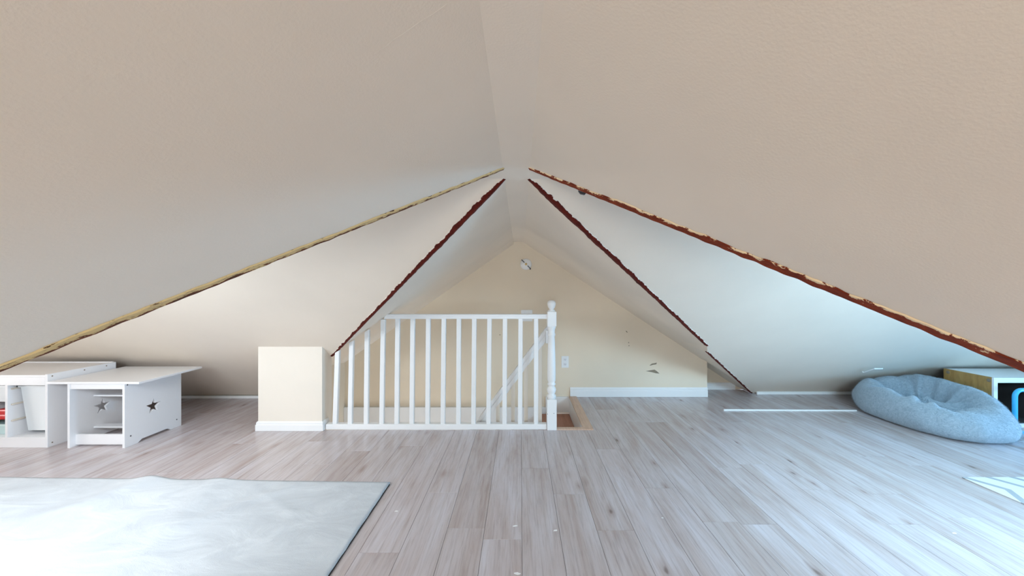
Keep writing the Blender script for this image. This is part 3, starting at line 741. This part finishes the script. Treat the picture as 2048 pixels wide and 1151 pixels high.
# ------------------------------------------------------------------ low shelf unit at right
SX, SY, SH, SD = 4.315, 3.37, .452, .40
sh = thing('cube_shelf', 'low open shelf with honey wood side behind the bean bag', 'shelf', (SX, SY, 0))
SW = .95
box('side_panel', 0, .018, .014, SD, 0, SH-.0, M_honey, sh, .001)
box('side_panel', SW-.018, SW, .014, SD, 0, SH, M_honey, sh, .001)
box('top_panel', .018, SW-.018, .0, SD, SH-.018, SH-.001, M_lam, sh, .001)
bm = bmesh.new(); bx(bm, -.001, .034, -.002, .014, 0, SH, .001); bx(bm, SW-.034, SW, -.002, .014, 0, SH, .001); bx(bm, .034, SW-.034, -.002, .014, SH-.045, SH, .001); bx(bm, .034, SW-.034, -.002, .014, .0, .035, .001)
frombm('face_frame', bm, M_lam, sh)
box('bottom_panel', .018, SW-.018, .014, SD-.01, .025, .04, M_dark, sh); box('back_panel', .018, SW-.018, SD-.010, SD-.002, .02, SH-.018, M_dark, sh)
box('divider', SW/2-.009, SW/2+.009, .014, SD-.01, .04, SH-.018, M_dark, sh)
for (y) in (.035, SD-.04):
    bm = bmesh.new(); lathe(bm, [(.016, 0), (.016, .003), (.008, .005)], 0, 0, 16); o = frombm('corner_bolt', bm, M_chip, sh); o.rotation_euler = (0, -math.pi/2, 0); o.location = (.0005, y, SH-.03)

# blue tube frame
tf = thing('tube_frame', 'bright blue bent tube frame in front of the low shelf', 'frame', (4.36, 3.26, 0))
bm = bmesh.new(); r = .06; Z = .372; pts = [V((0, 0, .018)), V((0, 0, .15)), V((0, 0, Z-r))]
pts += [V((r-r*math.cos(a_), 0, Z-r+r*math.sin(a_))) for a_ in [math.pi/2*k/6 for k in range(1, 7)]]
Wd = .42; pts += [V((Wd/2, 0, Z))]+[V((Wd-r+r*math.sin(a_), 0, Z-r+r*math.cos(a_))) for a_ in [math.pi/2*k/6 for k in range(0, 7)]]+[V((Wd, 0, .018))]
tube(bm, pts, .017, 14); frombm('hoop', bm, M_blue, tf, True)
for x in (0, Wd):
    bm = bmesh.new(); tube(bm, [V((x, -.05, .017)), V((x, .055, .017))], .016, 12); frombm('foot', bm, M_blue, tf, True)

# ------------------------------------------------------------------ bean bag
def bean_bag():
    c = V((3.865, 3.515, 0)); nt, prof = 128, None
    # (radius factor, height factor, wrinkle factor)
    pr = [(0, 0, 0), (.45, 0, 0), (.80, .0, 0), (.93, .02, .1), (1.0, .12, .3), (1.035, .28, .5), (1.035, .45, .6), (1.0, .62, .7), (.95, .78, .7), (.88, .91, .6), (.80, .985, .5), (.72, 1.0, .5),
          (.64, .96, .8), (.57, .86, 1), (.51, .74, 1.2), (.44, .63, 1.3), (.36, .56, 1.2), (.27, .54, .9), (.18, .555, .6), (.09, .57, .3), (0, .575, 0)]
    bm = bmesh.new(); rings = []
    for pi, (rf, hf, wf_) in enumerate(pr):
        ring = []
        for k in range(nt if rf > 0 else 1):
            th = 2*math.pi*k/nt; ct, s_ = math.cos(th), math.sin(th)
            e = 2/2.5; x = math.copysign(abs(ct)**e, ct)*.405; y = math.copysign(abs(s_)**e, s_)*.535
            hgt = .285+.055*s_+.0*ct+.085*max(0, ct)-.01*max(0, -s_)
            # folds run in towards the deep hollow at the back left
            fold = 0
            if pi > 10:
                m_ = max(0, math.sin(th-.9)*.5+.5)
                fold = (.034*(1-2*abs(math.sin(th*5+1.3*math.sin(th*2)+rf*2)))+.016*math.sin(th*19+1+rf*6))*wf_*(.35+.65*m_)
            rr = rf*(1+.018*math.sin(th*3+.5)+.012*noise.noise(V((ct*3, s_*3, hf*3)))*2)
            sx = .05 if pi > 11 else 0
            # inner hollow is displaced: deeper towards the back
            z = hgt*hf
            if pi > 11: z += .07*math.exp(-(((x*rf+.05)/.16)**2+((y*rf+.12)/.16)**2))-.17*math.exp(-(((x*rf-.12)/.07)**2+((y*rf-.07)/.09)**2))
            lump = .012*noise.noise(V((x*rf*9, y*rf*9, z*9)))*(1 if hf > 0 else 0)
            if pi > 8:
                ux, uy = x*rf-.11, y*rf-.07; di = math.hypot(ux, uy); ph = math.atan2(uy, ux) % (2*math.pi)
                bk = math.exp(-((ph-2.25)/.95)**2)*min(1, di/.13)*min(1, (pi-8)/4)
                z -= .13*bk*(1-abs(math.sin(ph*4.6+.5*math.sin(di*14)))**.5); fr = 0
            ring.append(bm.verts.new((x*rr*(1+lump*1.2)+0, y*rr*(1+lump*1.2), max(0.001 if hf == 0 else 0.002, z+fold+(lump if pi > 8 else 0)))))
        rings.append(ring)
    for a_, b_ in zip(rings, rings[1:]):
        for k in range(nt):
            if len(a_) == 1: bm.faces.new((a_[0], b_[(k+1)%nt], b_[k]))
            elif len(b_) == 1: bm.faces.new((a_[k], a_[(k+1)%nt], b_[0]))
            else: bm.faces.new((a_[k], a_[(k+1)%nt], b_[(k+1)%nt], b_[k]))
    o = frombm('bean_bag', bm, M_fur, None, True); o.location = c
    ss = o.modifiers.new('sub', 'SUBSURF'); ss.levels = 1; ss.render_levels = 1
    tag(o, 'grey-blue plush oval bean bag slumped under the right slope', 'bean bag')
    ps = o.modifiers.new('fur', 'PARTICLE_SYSTEM').particle_system.settings
    ps.type = 'HAIR'; ps.count = 30000; ps.hair_length = .003; ps.hair_step = 2; ps.use_advanced_hair = True
    ps.normal_factor = .0012; ps.factor_random = .002; ps.tangent_factor = .002
    ps.root_radius = .10; ps.tip_radius = .02; ps.radius_scale = .012; ps.material = 1
    o.show_instancer_for_render = True
    return o
bean_bag()
